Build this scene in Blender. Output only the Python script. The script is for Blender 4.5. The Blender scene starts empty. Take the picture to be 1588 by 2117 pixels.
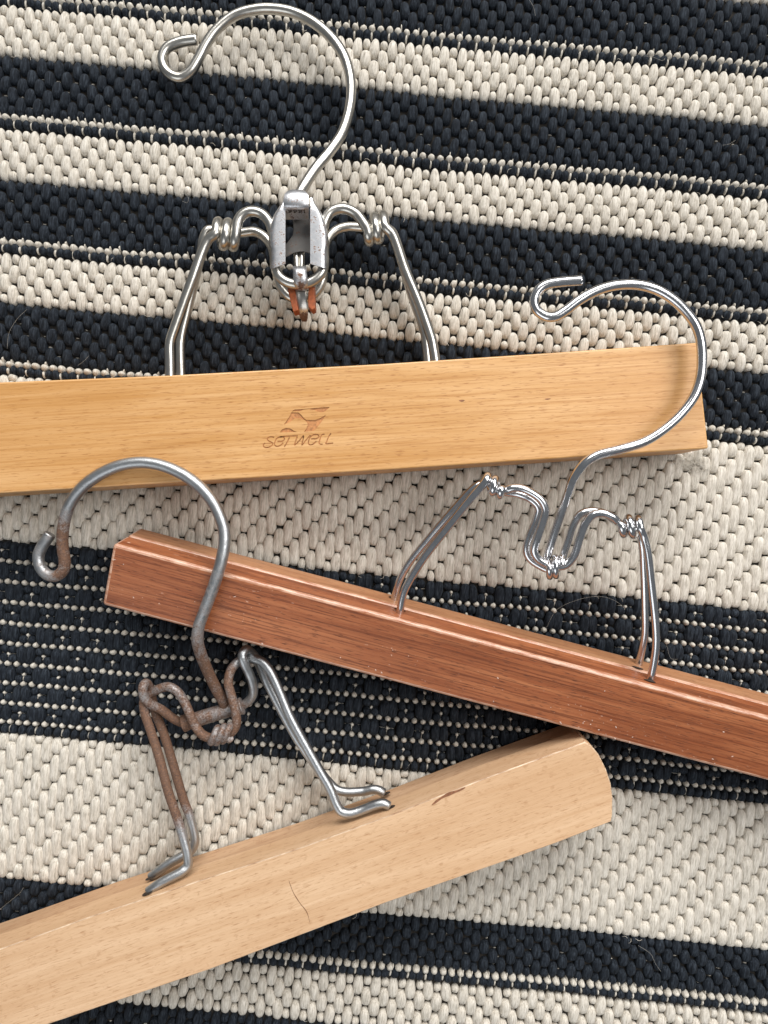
import bpy, bmesh, math, random
import numpy as np
from mathutils import Vector, Matrix

random.seed(7); rng = np.random.default_rng(11)
SC = bpy.context.scene
COL = SC.collection
S = 0.00017            # metres per unit; a unit is one photograph pixel on the rug
H = 1600.0             # camera height in units (0.272 m)
CX, CY = 794.0, 1058.5

# ---------------------------------------------------------------- camera, light, exposure
cam = bpy.data.cameras.new("camera"); camo = bpy.data.objects.new("camera", cam); COL.objects.link(camo)
cam.sensor_fit = 'HORIZONTAL'; cam.sensor_width = 36
cam.lens = 36 * H / 1588.0
cam.clip_start = 0.01; cam.clip_end = 20
camo.location = (0, 0, H * S)
SC.camera = camo

w = bpy.data.worlds.new("World"); SC.world = w; w.use_nodes = True
bg = w.node_tree.nodes['Background']
bg.inputs[0].default_value = (0.88, 0.94, 1.0, 1); bg.inputs[1].default_value = 0.17

def area(name, loc, target, sx, sy, power, color):
    l = bpy.data.lights.new(name, 'AREA'); l.shape = 'RECTANGLE'; l.size = sx; l.size_y = sy
    l.energy = power; l.color = color
    o = bpy.data.objects.new(name, l); COL.objects.link(o)
    o.location = loc
    o.rotation_euler = (Vector(target) - Vector(loc)).to_track_quat('-Z', 'Y').to_euler()
    return o
area('window_light', (0.3, 2.1, 1.55), (0, 0, 0), 2.35, 1.3, 96.0, (1.0, 0.985, 0.965))
area('side_window_light', (0.80, 0.30, 1.25), (0, 0, 0), 0.7, 0.8, 13.0, (1.0, 0.98, 0.96))
area('far_fill_light', (-0.55, -1.05, 0.95), (0, 0, 0), 1.1, 0.8, 5.0, (0.95, 0.975, 1.0))  # added fill opposite the main window, in place of wall bounce

SC.view_settings.view_transform = 'Standard'; SC.view_settings.look = 'None'
SC.view_settings.exposure = 0.0; SC.view_settings.gamma = 1.0
SC.view_settings.use_curve_mapping = False
SC.cycles.max_bounces = 6; SC.cycles.diffuse_bounces = 3; SC.cycles.glossy_bounces = 4

# ---------------------------------------------------------------- helpers
def P(px, py, z=0.0):
    k = 1 - z / H
    return Vector(((px - CX) * k, -(py - CY) * k, z))

class Frame:
    """A tilted plane: origin, a along the board, b towards the hook, n out of the front face."""
    def __init__(s, o, p0, p1, z0, tilt):
        s.o = P(o[0], o[1], z0)
        a = Vector((p1[0] - p0[0], -(p1[1] - p0[1]), 0)).normalized()
        bf = Vector((-a.y, a.x, 0)); t = math.radians(tilt)
        s.a = a; s.b = bf * math.cos(t) + Vector((0, 0, math.sin(t)))
        s.n = a.cross(s.b)
    def hit(s, px, py, depth=0.0):
        C = Vector((0, 0, H)); d = Vector((px - CX, -(py - CY), -H))
        o = s.o - s.n * depth
        return C + d * (s.n.dot(o - C) / s.n.dot(d))
    def loc(s, X):
        r = X - s.o
        return Vector((r.dot(s.a), r.dot(s.b), r.dot(s.n)))
    def z(s, px, py, depth=0.0): return s.hit(px, py, depth).z
    def matrix(s):
        M = Matrix((s.a, s.b, s.n)).transposed().to_4x4(); M.translation = s.o * S
        return M

def thing(name, label, cat, base, group=None):
    o = bpy.data.objects.new(name, None); COL.objects.link(o)
    o.empty_display_size = 0.01
    o.location = base * S
    o['label'] = label; o['category'] = cat
    if group: o['group'] = group
    return o

def world_of(o):
    M = Matrix.Translation(o.location) @ o.rotation_euler.to_matrix().to_4x4() if o.parent is None else None
    return M

def place(o, parent, M=None):
    """link o under parent so that its world matrix is M"""
    COL.objects.link(o)
    M = M or Matrix.Identity(4)
    if parent is not None:
        o.parent = parent
        o.matrix_basis = WM[parent.name].inverted() @ M
    else:
        o.matrix_basis = M
    WM[o.name] = M
    return o
WM = {}

def mesh_obj(name, verts, faces, mat, parent, M=None, smooth=True, attrs=None):
    me = bpy.data.meshes.new(name)
    me.from_pydata([tuple(v) for v in verts], [], faces); me.update()
    if smooth:
        me.polygons.foreach_set('use_smooth', [True] * len(me.polygons))
    for k, vals in (attrs or {}).items():
        at = me.attributes.new(k, 'FLOAT', 'POINT'); at.data.foreach_set('value', vals)
    if mat: me.materials.append(mat)
    o = bpy.data.objects.new(name, me)
    return place(o, parent, M)

def spline(pts, step=3.0):
    """centripetal Catmull-Rom through n-dim points (first 3 = position)"""
    A = np.array(pts, float)
    if len(A) == 2: 
        n = max(2, int(np.linalg.norm(A[1, :3] - A[0, :3]) / step)); t = np.linspace(0, 1, n + 1)[:, None]
        return A[0] * (1 - t) + A[1] * t
    A = np.vstack([2 * A[0] - A[1], A, 2 * A[-1] - A[-2]])
    out = []
    for i in range(1, len(A) - 2):
        p0, p1, p2, p3 = A[i - 1], A[i], A[i + 1], A[i + 2]
        d = lambda a, b: max(1e-4, np.linalg.norm((b - a)[:3])) ** 0.5
        t0 = 0; t1 = t0 + d(p0, p1); t2 = t1 + d(p1, p2); t3 = t2 + d(p2, p3)
        n = max(2, int(np.linalg.norm((p2 - p1)[:3]) / step))
        for t in np.linspace(t1, t2, n, endpoint=False):
            A1 = (t1 - t) / (t1 - t0) * p0 + (t - t0) / (t1 - t0) * p1
            A2 = (t2 - t) / (t2 - t1) * p1 + (t - t1) / (t2 - t1) * p2
            A3 = (t3 - t) / (t3 - t2) * p2 + (t - t2) / (t3 - t2) * p3
            B1 = (t2 - t) / (t2 - t0) * A1 + (t - t0) / (t2 - t0) * A2
            B2 = (t3 - t) / (t3 - t1) * A2 + (t - t1) / (t3 - t1) * A3
            out.append((t2 - t) / (t2 - t1) * B1 + (t - t1) / (t2 - t1) * B2)
    out.append(A[-2])
    return np.array(out)

def tube_data(pts, r, sides=14, step=3.0, wob=0.012, cap=True):
    """pts: rows x,y,z,attr ; swept tube, flat cut ends"""
    C = spline(pts, step); X = C[:, :3]; at = C[:, 3]
    T = np.gradient(X, axis=0); T /= np.linalg.norm(T, axis=1)[:, None] + 1e-9
    n = np.array([0, 0, 1.0]); n -= T[0] * n.dot(T[0])
    if np.linalg.norm(n) < .1: n = np.array([1.0, 0, 0]) - T[0] * T[0][0]
    n /= np.linalg.norm(n)
    V, F, AT = [], [], []
    rr = np.full(len(X), float(r)) if np.isscalar(r) else np.interp(np.linspace(0, 1, len(X)), np.linspace(0, 1, len(r)), r)
    ph = rng.uniform(0, 6, 3)
    ang = np.linspace(0, 2 * np.pi, sides, endpoint=False)
    def ring(c, n, b, r, a):
        for t in ang: V.append((c + (n * math.cos(t) + b * math.sin(t)) * r) * S); AT.append(a)
    first = True
    for i in range(len(X)):
        n = n - T[i] * n.dot(T[i]); n /= np.linalg.norm(n) + 1e-9
        b = np.cross(T[i], n)
        k = 1 + wob * (math.sin(i * .11 + ph[0]) + math.sin(i * .043 + ph[1]))
        if i == 0 and cap: ring(X[0] - T[0] * .6, n, b, rr[0] * .86, at[0])
        ring(X[i], n, b, rr[i] * k, at[i])
        if i == len(X) - 1 and cap: ring(X[-1] + T[-1] * .6, n, b, rr[-1] * .86, at[-1])
    R = len(V) // sides
    for i in range(R - 1):
        for j in range(sides):
            j2 = (j + 1) % sides
            F.append((i * sides + j, i * sides + j2, (i + 1) * sides + j2, (i + 1) * sides + j))
    if cap:
        F.append(tuple(range(sides))[::-1]); F.append(tuple(range((R - 1) * sides, R * sides)))
    return V, F, AT

def wire(name, pts, r, mat, parent, step=3.0, sides=14, z_r=None):
    """pts: (px, py, z[, attr]) -> tube in world"""
    Q = []
    for p in pts:
        w3 = P(p[0], p[1], p[2]); Q.append((w3.x, w3.y, w3.z, p[3] if len(p) > 3 else 0.0))
    zm = sum(p[2] for p in pts) / len(pts)
    rw = r * (1 - zm / H) if np.isscalar(r) else [q * (1 - zm / H) for q in r]
    V, F, AT = tube_data(Q, rw, sides, step)
    o = mesh_obj(name, V, F, mat, parent, attrs={'wear': AT})
    me = o.data
    me.polygons[-1].use_smooth = False; me.polygons[-2].use_smooth = False
    return o

def helix(c0, c1, R, zc, turns, q, n=10, phi0=90.0, wear=0.0, zc1=None):
    """loops round an axis c0->c1 in the picture plane; q unit vector (px) across it"""
    out = []
    N = int(n * turns)
    for i in range(N + 1):
        t = i / N; ph = math.radians(phi0 - 360 * turns * t)
        zz = zc if zc1 is None else zc + (zc1 - zc) * t
        out.append((c0[0] + (c1[0] - c0[0]) * t + q[0] * R * math.cos(ph),
                    c0[1] + (c1[1] - c0[1]) * t + q[1] * R * math.cos(ph), zz + R * math.sin(ph), wear))
    return out

def prism(name, outline, fr, d0, d1, bevel, mat, parent, seg=3, edge=None):
    bm = bmesh.new()
    pts = [fr.loc(fr.hit(*p)) for p in outline]
    area2 = sum(pts[i].x * pts[(i + 1) % len(pts)].y - pts[(i + 1) % len(pts)].x * pts[i].y for i in range(len(pts)))
    if area2 < 0: pts = pts[::-1]
    top = [bm.verts.new((p.x * S, p.y * S, -d0 * S)) for p in pts]
    bot = [bm.verts.new((p.x * S, p.y * S, -d1 * S)) for p in pts]
    bm.faces.new(top); bm.faces.new(bot[::-1])
    n = len(pts)
    for i in range(n):
        j = (i + 1) % n
        bm.faces.new((top[j], top[i], bot[i], bot[j]))
    bm.normal_update()
    if bevel > 0:
        es = [e for e in bm.edges if e.calc_face_angle(0) > math.radians(32)]
        rb = bmesh.ops.bevel(bm, geom=es, offset=bevel * S, segments=seg, profile=0.5, affect='EDGES', clamp_overlap=True, material=1 if edge else -1)
        for f in rb['faces']: f.smooth = True
    me = bpy.data.meshes.new(name); bm.normal_update()
    bm.to_mesh(me); bm.free()
    me.materials.append(mat)
    if edge: me.materials.append(edge)
    o = bpy.data.objects.new(name, me)
    return place(o, parent, fr.matrix())

# ---------------------------------------------------------------- materials
def new_mat(name):
    m = bpy.data.materials.new(name); m.use_nodes = True
    nt = m.node_tree
    return m, nt, nt.nodes['Principled BSDF']
def N(nt, t, **kw):
    n = nt.nodes.new(t)
    for k, v in kw.items(): setattr(n, k, v)
    return n
def ramp(nt, fac, stops):
    r = N(nt, 'ShaderNodeValToRGB'); e = r.color_ramp.elements
    while len(e) < len(stops): e.new(0.5)
    for i, (p, c) in enumerate(stops):
        e[i].position = p; e[i].color = (*c, 1) if len(c) == 3 else c
    nt.links.new(fac, r.inputs[0]); return r
def noise(nt, vec, scale, mscale, detail=3, rough=.55, dist=0.0, offset=(0, 0, 0)):
    mp = N(nt, 'ShaderNodeMapping'); mp.inputs['Scale'].default_value = mscale; mp.inputs['Location'].default_value = offset
    nt.links.new(vec, mp.inputs[0])
    n = N(nt, 'ShaderNodeTexNoise'); n.inputs['Scale'].default_value = scale; n.inputs['Detail'].default_value = detail
    n.inputs['Roughness'].default_value = rough; n.inputs['Distortion'].default_value = dist
    nt.links.new(mp.outputs[0], n.inputs['Vector']); return n
def mix(nt, fac, a, b, mode='MIX'):
    m = N(nt, 'ShaderNodeMix', data_type='RGBA', blend_type=mode)
    L = nt.links
    if isinstance(fac, (int, float)): m.inputs[0].default_value = fac
    else: L.new(fac, m.inputs[0])
    for i, v in ((6, a), (7, b)):
        if isinstance(v, tuple): m.inputs[i].default_value = (*v, 1)
        else: L.new(v, m.inputs[i])
    return m.outputs[2]
def mathn(nt, op, a, b=0.0):
    m = N(nt, 'ShaderNodeMath', operation=op)
    for i, v in enumerate((a, b)):
        if isinstance(v, (int, float)): m.inputs[i].default_value = v
        else: nt.links.new(v, m.inputs[i])
    return m.outputs[0]

def wood(name, light, mid, dark, fleck, fleck_amt, rough, coat, specks=0.0, speck_col=(.8, .7, .6), streak=0.5, figure=0.4, off=0.0, coat_rough=.2, blotch=0.0, bump=.12, lines=0.0):
    m, nt, b = new_mat(name)
    tc = N(nt, 'ShaderNodeTexCoord'); v = tc.outputs['Object']
    big = noise(nt, v, 1.0, (14, 260, 90), 3, .55, .6, (off, off, off))            # long growth bands
    c0 = ramp(nt, big.outputs[0], [(.30, dark), (.50, mid), (.70, light)]).outputs[0]
    base = mix(nt, figure, mid, c0)
    st = noise(nt, v, 1.0, (34, 1150, 500), 5, .7, .15, (off, 3, 1))                 # fine streaks
    sr = ramp(nt, st.outputs[0], [(.34, (0, 0, 0)), (.66, (1, 1, 1))]).outputs[0]
    base = mix(nt, mathn(nt, 'MULTIPLY', sr, streak), base, light)
    ln = noise(nt, v, 1.0, (26, 1500, 600), 4, .62, .2, (off, 13, 5))
    lr = ramp(nt, ln.outputs[0], [(.50, (0, 0, 0)), (.62, (1, 1, 1))]).outputs[0]
    base = mix(nt, mathn(nt, 'MULTIPLY', lr, lines), base, mix(nt, .45, dark, fleck))
    fl = noise(nt, v, 1.0, (260, 2300, 1600), 3, .55, 0, (off, 9, 4))                 # short pores
    fr_ = ramp(nt, fl.outputs[0], [(.56, (0, 0, 0)), (.72, (1, 1, 1))]).outputs[0]
    base = mix(nt, mathn(nt, 'MULTIPLY', fr_, fleck_amt), base, fleck)
    # slow tone drift along the board
    dr = noise(nt, v, 1.0, (9, 22, 22), 2, .5, 0, (off, 1, 7))
    base = mix(nt, mathn(nt, 'MULTIPLY', ramp(nt, dr.outputs[0], [(.42, (0, 0, 0)), (.68, (1, 1, 1))]).outputs[0], .45), base, dark)
    if blotch:
        bl = noise(nt, v, 1.0, (330, 520, 400), 3, .6, .4, (off, 2, 2))
        base = mix(nt, mathn(nt, 'MULTIPLY', ramp(nt, bl.outputs[0], [(.59, (0, 0, 0)), (.72, (1, 1, 1))]).outputs[0], blotch), base, fleck)
    if specks:
        sp = noise(nt, v, 1.0, (700, 1300, 900), 2, .5, .2, (off, 6, 2))
        cl = noise(nt, v, 1.0, (30, 60, 60), 2, .5, 0, (off, 8, 8))
        k = mathn(nt, 'MULTIPLY', ramp(nt, sp.outputs[0], [(.68, (0, 0, 0)), (.73, (1, 1, 1))]).outputs[0], ramp(nt, cl.outputs[0], [(.5, (0, 0, 0)), (.64, (1, 1, 1))]).outputs[0])
        base = mix(nt, mathn(nt, 'MULTIPLY', k, specks), base, speck_col)
    nt.links.new(base, b.inputs['Base Color'])
    rn = noise(nt, v, 1.0, (200, 900, 600), 3, .6, 0, (off, 5, 5))
    rr = N(nt, 'ShaderNodeMapRange'); rr.inputs[3].default_value = rough - .08; rr.inputs[4].default_value = rough + .12
    nt.links.new(rn.outputs[0], rr.inputs[0]); nt.links.new(rr.outputs[0], b.inputs['Roughness'])
    b.inputs['Coat Weight'].default_value = coat; b.inputs['Coat Roughness'].default_value = coat_rough; b.inputs['Specular IOR Level'].default_value = .35
    bp = N(nt, 'ShaderNodeBump'); bp.inputs['Strength'].default_value = bump; bp.inputs['Distance'].default_value = .0002
    hh = mathn(nt, 'SUBTRACT', st.outputs[0], mathn(nt, 'MULTIPLY', fr_, .6))
    nt.links.new(hh, bp.inputs['Height']); nt.links.new(bp.outputs[0], b.inputs['Normal'])
    return m

M_GOLD = wood('golden_varnished_beech', (.69, .415, .19), (.59, .322, .124), (.48, .23, .064), (.28, .095, .022), .75, .45, .12, streak=.42, figure=1.0, off=2.3, bump=.3, lines=.45)
M_GOLD_REAR = M_GOLD
M_RED = wood('reddish_varnished_wood', (.47, .176, .072), (.29, .083, .030), (.165, .040, .013), (.05, .013, .006), .9, .40, .12, specks=.8, speck_col=(.70, .48, .36), streak=.55, figure=.95, off=5.1, coat_rough=.2, bump=.4, lines=.7)
M_PALE = wood('bare_beech', (.72, .495, .31), (.625, .405, .236), (.53, .312, .162), (.36, .17, .07), .7, .68, .0, streak=.4, figure=.75, off=8.7, blotch=.4, bump=.35, lines=.2)
M_RED_REAR = wood('reddish_rear_wood', (.52, .28, .15), (.40, .185, .085), (.28, .11, .045), (.10, .03, .012), .7, .45, .05, streak=.5, figure=.9, off=9.4, bump=.35, lines=.45)
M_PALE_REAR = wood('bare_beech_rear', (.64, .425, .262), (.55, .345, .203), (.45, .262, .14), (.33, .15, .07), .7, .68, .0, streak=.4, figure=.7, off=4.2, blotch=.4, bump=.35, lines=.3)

def plain(name, col, rough=.6, metal=0.0, **kw):
    m, nt, b = new_mat(name)
    tc = N(nt, 'ShaderNodeTexCoord')
    n = noise(nt, tc.outputs['Object'], 900, (1, 1, 1), 3)
    c = mix(nt, ramp(nt, n.outputs[0], [(.35, (0, 0, 0)), (.65, (1, 1, 1))]).outputs[0], tuple(x * .72 for x in col), tuple(min(1, x * 1.2) for x in col))
    nt.links.new(c, b.inputs['Base Color'])
    b.inputs['Roughness'].default_value = rough; b.inputs['Metallic'].default_value = metal
    for k, v in kw.items(): b.inputs[k].default_value = v
    return m

def steel(name, col, rough, rust=(.215, .105, .058), rust2=(.10, .058, .042), spots=0.0, spot_col=(.16, .075, .035), wear_edge=.25, pit=0.05, rough_var=.12, dull=None):
    """bare metal; the 'wear' attribute on the mesh says where it has rusted"""
    m, nt, b = new_mat(name)
    g = N(nt, 'ShaderNodeNewGeometry'); v = g.outputs['Position']
    at = N(nt, 'ShaderNodeAttribute', attribute_name='wear')
    n1 = noise(nt, v, 1, (420, 420, 420), 4, .65); n2 = noise(nt, v, 1, (1900, 1900, 1900), 3, .6, 0, (2, 3, 4))
    # rust mask = wear shifted by noise
    k = mathn(nt, 'ADD', at.outputs['Fac'], mathn(nt, 'MULTIPLY', mathn(nt, 'ADD', mathn(nt, 'SUBTRACT', n1.outputs[0], .5), mathn(nt, 'MULTIPLY', mathn(nt, 'SUBTRACT', n2.outputs[0], .5), .7)), 1.15))
    k = ramp(nt, k, [(.5 - wear_edge * .5, (0, 0, 0)), (.5 + wear_edge * .5, (1, 1, 1))]).outputs[0]
    if spots:
        sp = ramp(nt, n2.outputs[0], [(.63 - .06 * spots, (0, 0, 0)), (.70 - .06 * spots, (1, 1, 1))]).outputs[0]
        sc = mathn(nt, 'MULTIPLY', sp, ramp(nt, n1.outputs[0], [(.42, (0, 0, 0)), (.6, (1, 1, 1))]).outputs[0])
        k2 = mathn(nt, 'MAXIMUM', k, sc)
    else: k2 = k
    rc = mix(nt, ramp(nt, n2.outputs[0], [(.3, (0, 0, 0)), (.7, (1, 1, 1))]).outputs[0], rust, rust2)
    met = mix(nt, ramp(nt, n1.outputs[0], [(.3, (0, 0, 0)), (.7, (1, 1, 1))]).outputs[0], tuple(c * .82 for c in col), col)
    nt.links.new(mix(nt, k2, met, rc if not spots else mix(nt, k, spot_col, rc)), b.inputs['Base Color'])
    nt.links.new(mathn(nt, 'SUBTRACT', 1.0, mathn(nt, 'MULTIPLY', k2, .85)), b.inputs['Metallic'])
    ro = mathn(nt, 'ADD', mathn(nt, 'MULTIPLY', n2.outputs[0], rough_var), rough - rough_var * .5)
    nt.links.new(mathn(nt, 'ADD', ro, mathn(nt, 'MULTIPLY', k2, .30)), b.inputs['Roughness'])
    bp = N(nt, 'ShaderNodeBump'); bp.inputs['Strength'].default_value = pit; bp.inputs['Distance'].default_value = .0003
    nt.links.new(mathn(nt, 'ADD', n2.outputs[0], mathn(nt, 'MULTIPLY', k2, .4)), bp.inputs['Height']); nt.links.new(bp.outputs[0], b.inputs['Normal'])
    return m

M_NICKEL = steel('aged_nickel_wire', (.62, .595, .545), .30, pit=.015, rough_var=.06)
M_CLIP = steel('spotted_zinc_plate', (.66, .67, .69), .38, spots=1.7, pit=.08)
M_CHROME = steel('bright_chrome', (.74, .74, .755), .19, pit=.0, rough_var=.05)
M_GALV = steel('dull_rusty_steel', (.50, .515, .525), .42, pit=.22, wear_edge=.55, rust=(.23, .118, .066), rust2=(.085, .052, .04))
M_PAD = plain('orange_brown_fibre', (.34, .082, .022), .5)
M_HOLE = plain('dark_bore', (.035, .022, .014), .9)
M_BURN = plain('pressed_wood', (.46, .20, .07), .6)
M_CRACK = plain('dark_crack', (.16, .07, .03), .8)
M_SCUFF = plain('chalky_scuff', (.66, .50, .42), .8)
M_STAIN = plain('brown_stain', (.25, .105, .05), .7)

def yarn(name, dark, mid, light, rough, sheen):
    m, nt, b = new_mat(name)
    g = N(nt, 'ShaderNodeNewGeometry')
    mp = N(nt, 'ShaderNodeMapping'); mp.vector_type = 'POINT'
    mp.inputs['Rotation'].default_value = (0, 0, RUG_A)
    nt.links.new(g.outputs['Position'], mp.inputs[0]); v = mp.outputs[0]
    f = noise(nt, v, 1, (2300, 230, 1500), 4, .72, .3)
    c = ramp(nt, f.outputs[0], [(.35, dark), (.5, mid), (.65, light)]).outputs[0]
    t = noise(nt, v, 1, (330, 190, 50), 2, .5)
    c = mix(nt, ramp(nt, t.outputs[0], [(.4, (0, 0, 0)), (.75, (1, 1, 1))]).outputs[0], c, mix(nt, .3, c, dark))
    nt.links.new(c, b.inputs['Base Color']); b.inputs['Roughness'].default_value = rough
    b.inputs['Sheen Weight'].default_value = sheen; b.inputs['Sheen Roughness'].default_value = .5
    b.inputs['Specular IOR Level'].default_value = .18
    bp = N(nt, 'ShaderNodeBump'); bp.inputs['Strength'].default_value = .8; bp.inputs['Distance'].default_value = .0005
    nt.links.new(f.outputs[0], bp.inputs['Height']); nt.links.new(bp.outputs[0], b.inputs['Normal'])
    return m

RUG_A = math.atan(0.0935)
M_BEIGE = yarn('beige_yarn', (.41, .37, .305), (.64, .59, .51), (.80, .75, .67), .7, .1)
M_DARK = yarn('charcoal_yarn', (.0035, .005, .0075), (.0125, .017, .0245), (.042, .053, .068), .75, .02)
M_CORD = yarn('pale_warp_cord', (.42, .38, .31), (.62, .575, .50), (.76, .72, .64), .55, .1)
M_BACK = plain('rug_backing', (.022, .018, .014), .9)

def worn_or_glint(name, col, base, amt, rough):
    m, nt, b = new_mat(name); tc = N(nt, 'ShaderNodeTexCoord')
    n = noise(nt, tc.outputs['Object'], 1, (160, 900, 900), 4, .7)
    c = mix(nt, ramp(nt, n.outputs[0], [(.5 - amt * .3, (1, 1, 1)), (.72 - amt * .1, (0, 0, 0))]).outputs[0], base, col)
    nt.links.new(c, b.inputs['Base Color']); b.inputs['Roughness'].default_value = rough
    b.inputs['Coat Weight'].default_value = .3; b.inputs['Coat Roughness'].default_value = .15
    return m
M_RED_EDGE = worn_or_glint('rubbed_glint_red_edge', (.66, .42, .30), (.34, .108, .042), .45, .3)  # rubbed varnish plus the chamfer's window highlight, painted in as pale pink
M_GOLD_EDGE = worn_or_glint('glint_gold_edge', (.72, .44, .20), (.56, .28, .085), .7, .4)  # lighter colour paints in the highlight along the chamfer
M_PALE_EDGE = worn_or_glint('rubbed_pale_edge', (.84, .66, .47), (.30, .15, .07), .55, .6)

# ---------------------------------------------------------------- the rug
ca, sa = math.cos(RUG_A), math.sin(RUG_A)
RUG_M = Matrix.Rotation(-RUG_A, 4, 'Z'); RUG_M.translation = Vector(((0 - CX) * S, 0, 0))
# local (u, v) in units: u along the stripes, v down the picture; y0 = height of a line at the left edge of the photo
def V0(y0): return (y0 - CY) * ca
def uv_px(u, v): return (u * ca - v * sa, CY + u * sa + v * ca)

NU, NV = 6, 9
ss = np.linspace(-1, 1, NU + 1); tt = -np.cos(np.linspace(0, np.pi, NV + 1))
def pillow(point_a=0.0, point_b=0.0, sq=3.1):
    """unit stitch: x,y in -1..1, z 0..1; point_* sharpen the upper / lower end"""
    V = []
    for t in tt:
        p = sq * (.74 if t < 0 else 1.15) * (1 - .5 * (point_a if t < 0 else point_b))
        e = max(0.0, 1 - abs(t) ** p) ** (1 / 2.3)
        for s in ss:
            a = s * math.pi * .5
            V.append((math.sin(a) * (e if e > 0 else .0), -t, (math.cos(a) ** .46 if abs(s) < 1 else 0) * e ** .6 * (1 - .17 * t)))
    F = []
    for i in range(NV):
        for j in range(NU):
            k = i * (NU + 1) + j
            F.append((k, k + NU + 1, k + NU + 2, k + 1))
    return np.array(V), F
SHAPES = {(k, a, b): pillow(a, b, q)[0] for k, q in (('bump', 3.3), ('long', 6.0)) for a in (0, 1) for b in (0, 1)}
BALL = pillow(0, 0, 2.1)[0]
PFACES = np.array(pillow()[1])

stitches = []   # (kind, colour, u, v, halfw, halfl, height, pa, pb, zbase)
PITCH = 18.1
U0, U1 = -330, 1960
ncol = int((U1 - U0) / PITCH)
def cu(k): return U0 + k * PITCH
jit = lambda s: random.gauss(0, s)
def warp(u, v):   # uneven tension in the weave
    return (u + 1.6 * math.sin(v * .011 + u * .004) + .8 * math.sin(u * .013 + v * .021), v + 1.5 * math.sin(u * .0078 + 1) + .6 * math.sin(u * .021 + v * .004))
def bump(col, k, va, vb, pa=0, pb=0, wf=1.0, hh=17, du=0.0, zb=-17.0):
    L = (vb - va)
    u_, v_ = warp(cu(k) + du + jit(.45), (va + vb) / 2 + jit(.55)); stitches.append(('long' if L > 46 else 'bump', col, u_, v_, PITCH * .545 * wf * (1 + jit(.035)), L / 2 * (1 + jit(.02)), hh * (1 + jit(.045)), pa, pb, zb))
def ball(col, u, v, w_, l_, hh=13.0, zb=-17.0):
    u, v = warp(u, v); stitches.append(('ball', col, u + jit(.5), v + jit(.5), w_ / 2 * (1 + jit(.05)), l_ / 2 * (1 + jit(.05)), hh * (1 + jit(.06)), 0, 0, zb))

def band_small(col, y0, y1, units):
    a, b = V0(y0), V0(y1); U = (b - a) / units
    g = .905 if col == 'beige' else .85
    for k in range(ncol):
        ev = k % 2 == 0
        if units == 2.5:
            segs = [(0, 1), (1, 2)] if ev else [(.5, 1.5), (1.5, 2.5)]
            bl = [2.25] if ev else [.25]
        else:
            segs = [(0, 1), (1, 2), (2, 3)] if ev else [(.5, 1.5), (1.5, 2.5)]
            bl = [] if ev else [.25, 2.75]
        for s0, s1 in segs:
            m_ = (1 - g) * U / 2
            e0 = (-2.5 if col == 'beige' else -2) if s0 == 0 else m_; e1 = (-3.5 if col == 'beige' else 0) if s1 == units else m_
            bump(col, k, a + s0 * U + e0, a + s1 * U - e1, 1 if s0 == 0 else 0, 1 if s1 == units else 0, wf=1.17 if col == 'beige' else 1.06)
        for c in bl:
            ball(col, cu(k), a + c * U, 17.0, 19.0, 14.5)
        if col == 'dark':      # a wisp of the pale warp shows in the gaps
            for s0, s1 in segs:
                if s1 < units and random.random() < .35:
                    ball('cord', cu(k) + jit(3), a + s1 * U + jit(1.5), random.uniform(4, 9), 2.4, 4, -17)

def bead_rows(yw, yd, last=False):
    for k in range(ncol):
        ball('cord', cu(k) + PITCH / 2, V0(yw), 15, 15, 18)
        if random.random() < .5:   # a bent thread end sticking up
            ball('cord', cu(k) + PITCH / 2 + 4 + jit(1), V0(yw) - 6 + jit(1.5), 3.2, 12, 15)
        sh = 1.3 if k % 2 == 0 else -1.3
        ball('dark', cu(k) + sh, V0(yd), 17.6, 19.5, 18)
        if k % 2 == 1: ball('cord', cu(k) + PITCH / 2, V0(yd) + 1, 5.6, 15, 14)

def band_long(y0, y1, ph=0.0, pitch=58.0):
    a, b = V0(y0), V0(y1)
    for k in range(ncol):
        off = (-(k % 3) / 3.0 * pitch + ph) % pitch
        c = a + off - pitch
        while c < b:
            s0, s1 = max(c, a), min(c + pitch, b)
            L = s1 - s0
            e0 = -3 if s0 == a else .5; e1 = -4 if s1 == b else .5
            if L > 24: bump('beige', k, s0 + e0, s1 - e1, 1 if s0 == a else 0, 1 if s1 == b else 0, wf=1.23)
            elif L > 6: ball('beige', cu(k), (s0 + s1) / 2 + (2 if s1 == b else -2), 18, max(17, L + 4), 14.5)
            c += pitch

def band_pattern(y_top, lines, y_last):
    prev = y_top - 4
    for r, yl in enumerate(lines):
        a, b = V0(prev + 4), V0(yl - 4)
        for k in range(ncol):
            q = (k + (2 if r % 2 else 0)) % 4
            if q < 2:
                bump('dark', k, a - 2, b + 2, 0, 0, wf=1.1, hh=19, du=.9 if q == 0 else -.9)
            else:
                h2 = (b - a) / 4
                ball('dark', cu(k) + (.4 if q == 2 else -.4), a + h2 - .6, 18.5, h2 * 2.2, 16)
                ball('dark', cu(k) + (.4 if q == 2 else -.4), b - h2 + .6, 18.5, h2 * 2.2, 16)
                if q == 2:
                    ball('cord', cu(k) + PITCH / 2, (a + b) / 2 + 1, 7.5, 8, 12)
                    ball('cord', cu(k) + PITCH / 2, (a + b) / 2 + 8, 3, 14, 9)
                if random.random() < .6: ball('cord', cu(k) + jit(2), (a + b) / 2, 14, 2.2, 6)
            ball('cord', cu(k) + PITCH / 2, V0(yl), 11.8, 11.8, 16)
        prev = yl
    for k in range(ncol):
        ball('dark', cu(k), V0(y_last), 16.8, 22, 17)
        if k % 3 == 0: ball('cord', cu(k) + PITCH / 2, V0(y_last), 5, 16, 9)

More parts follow.
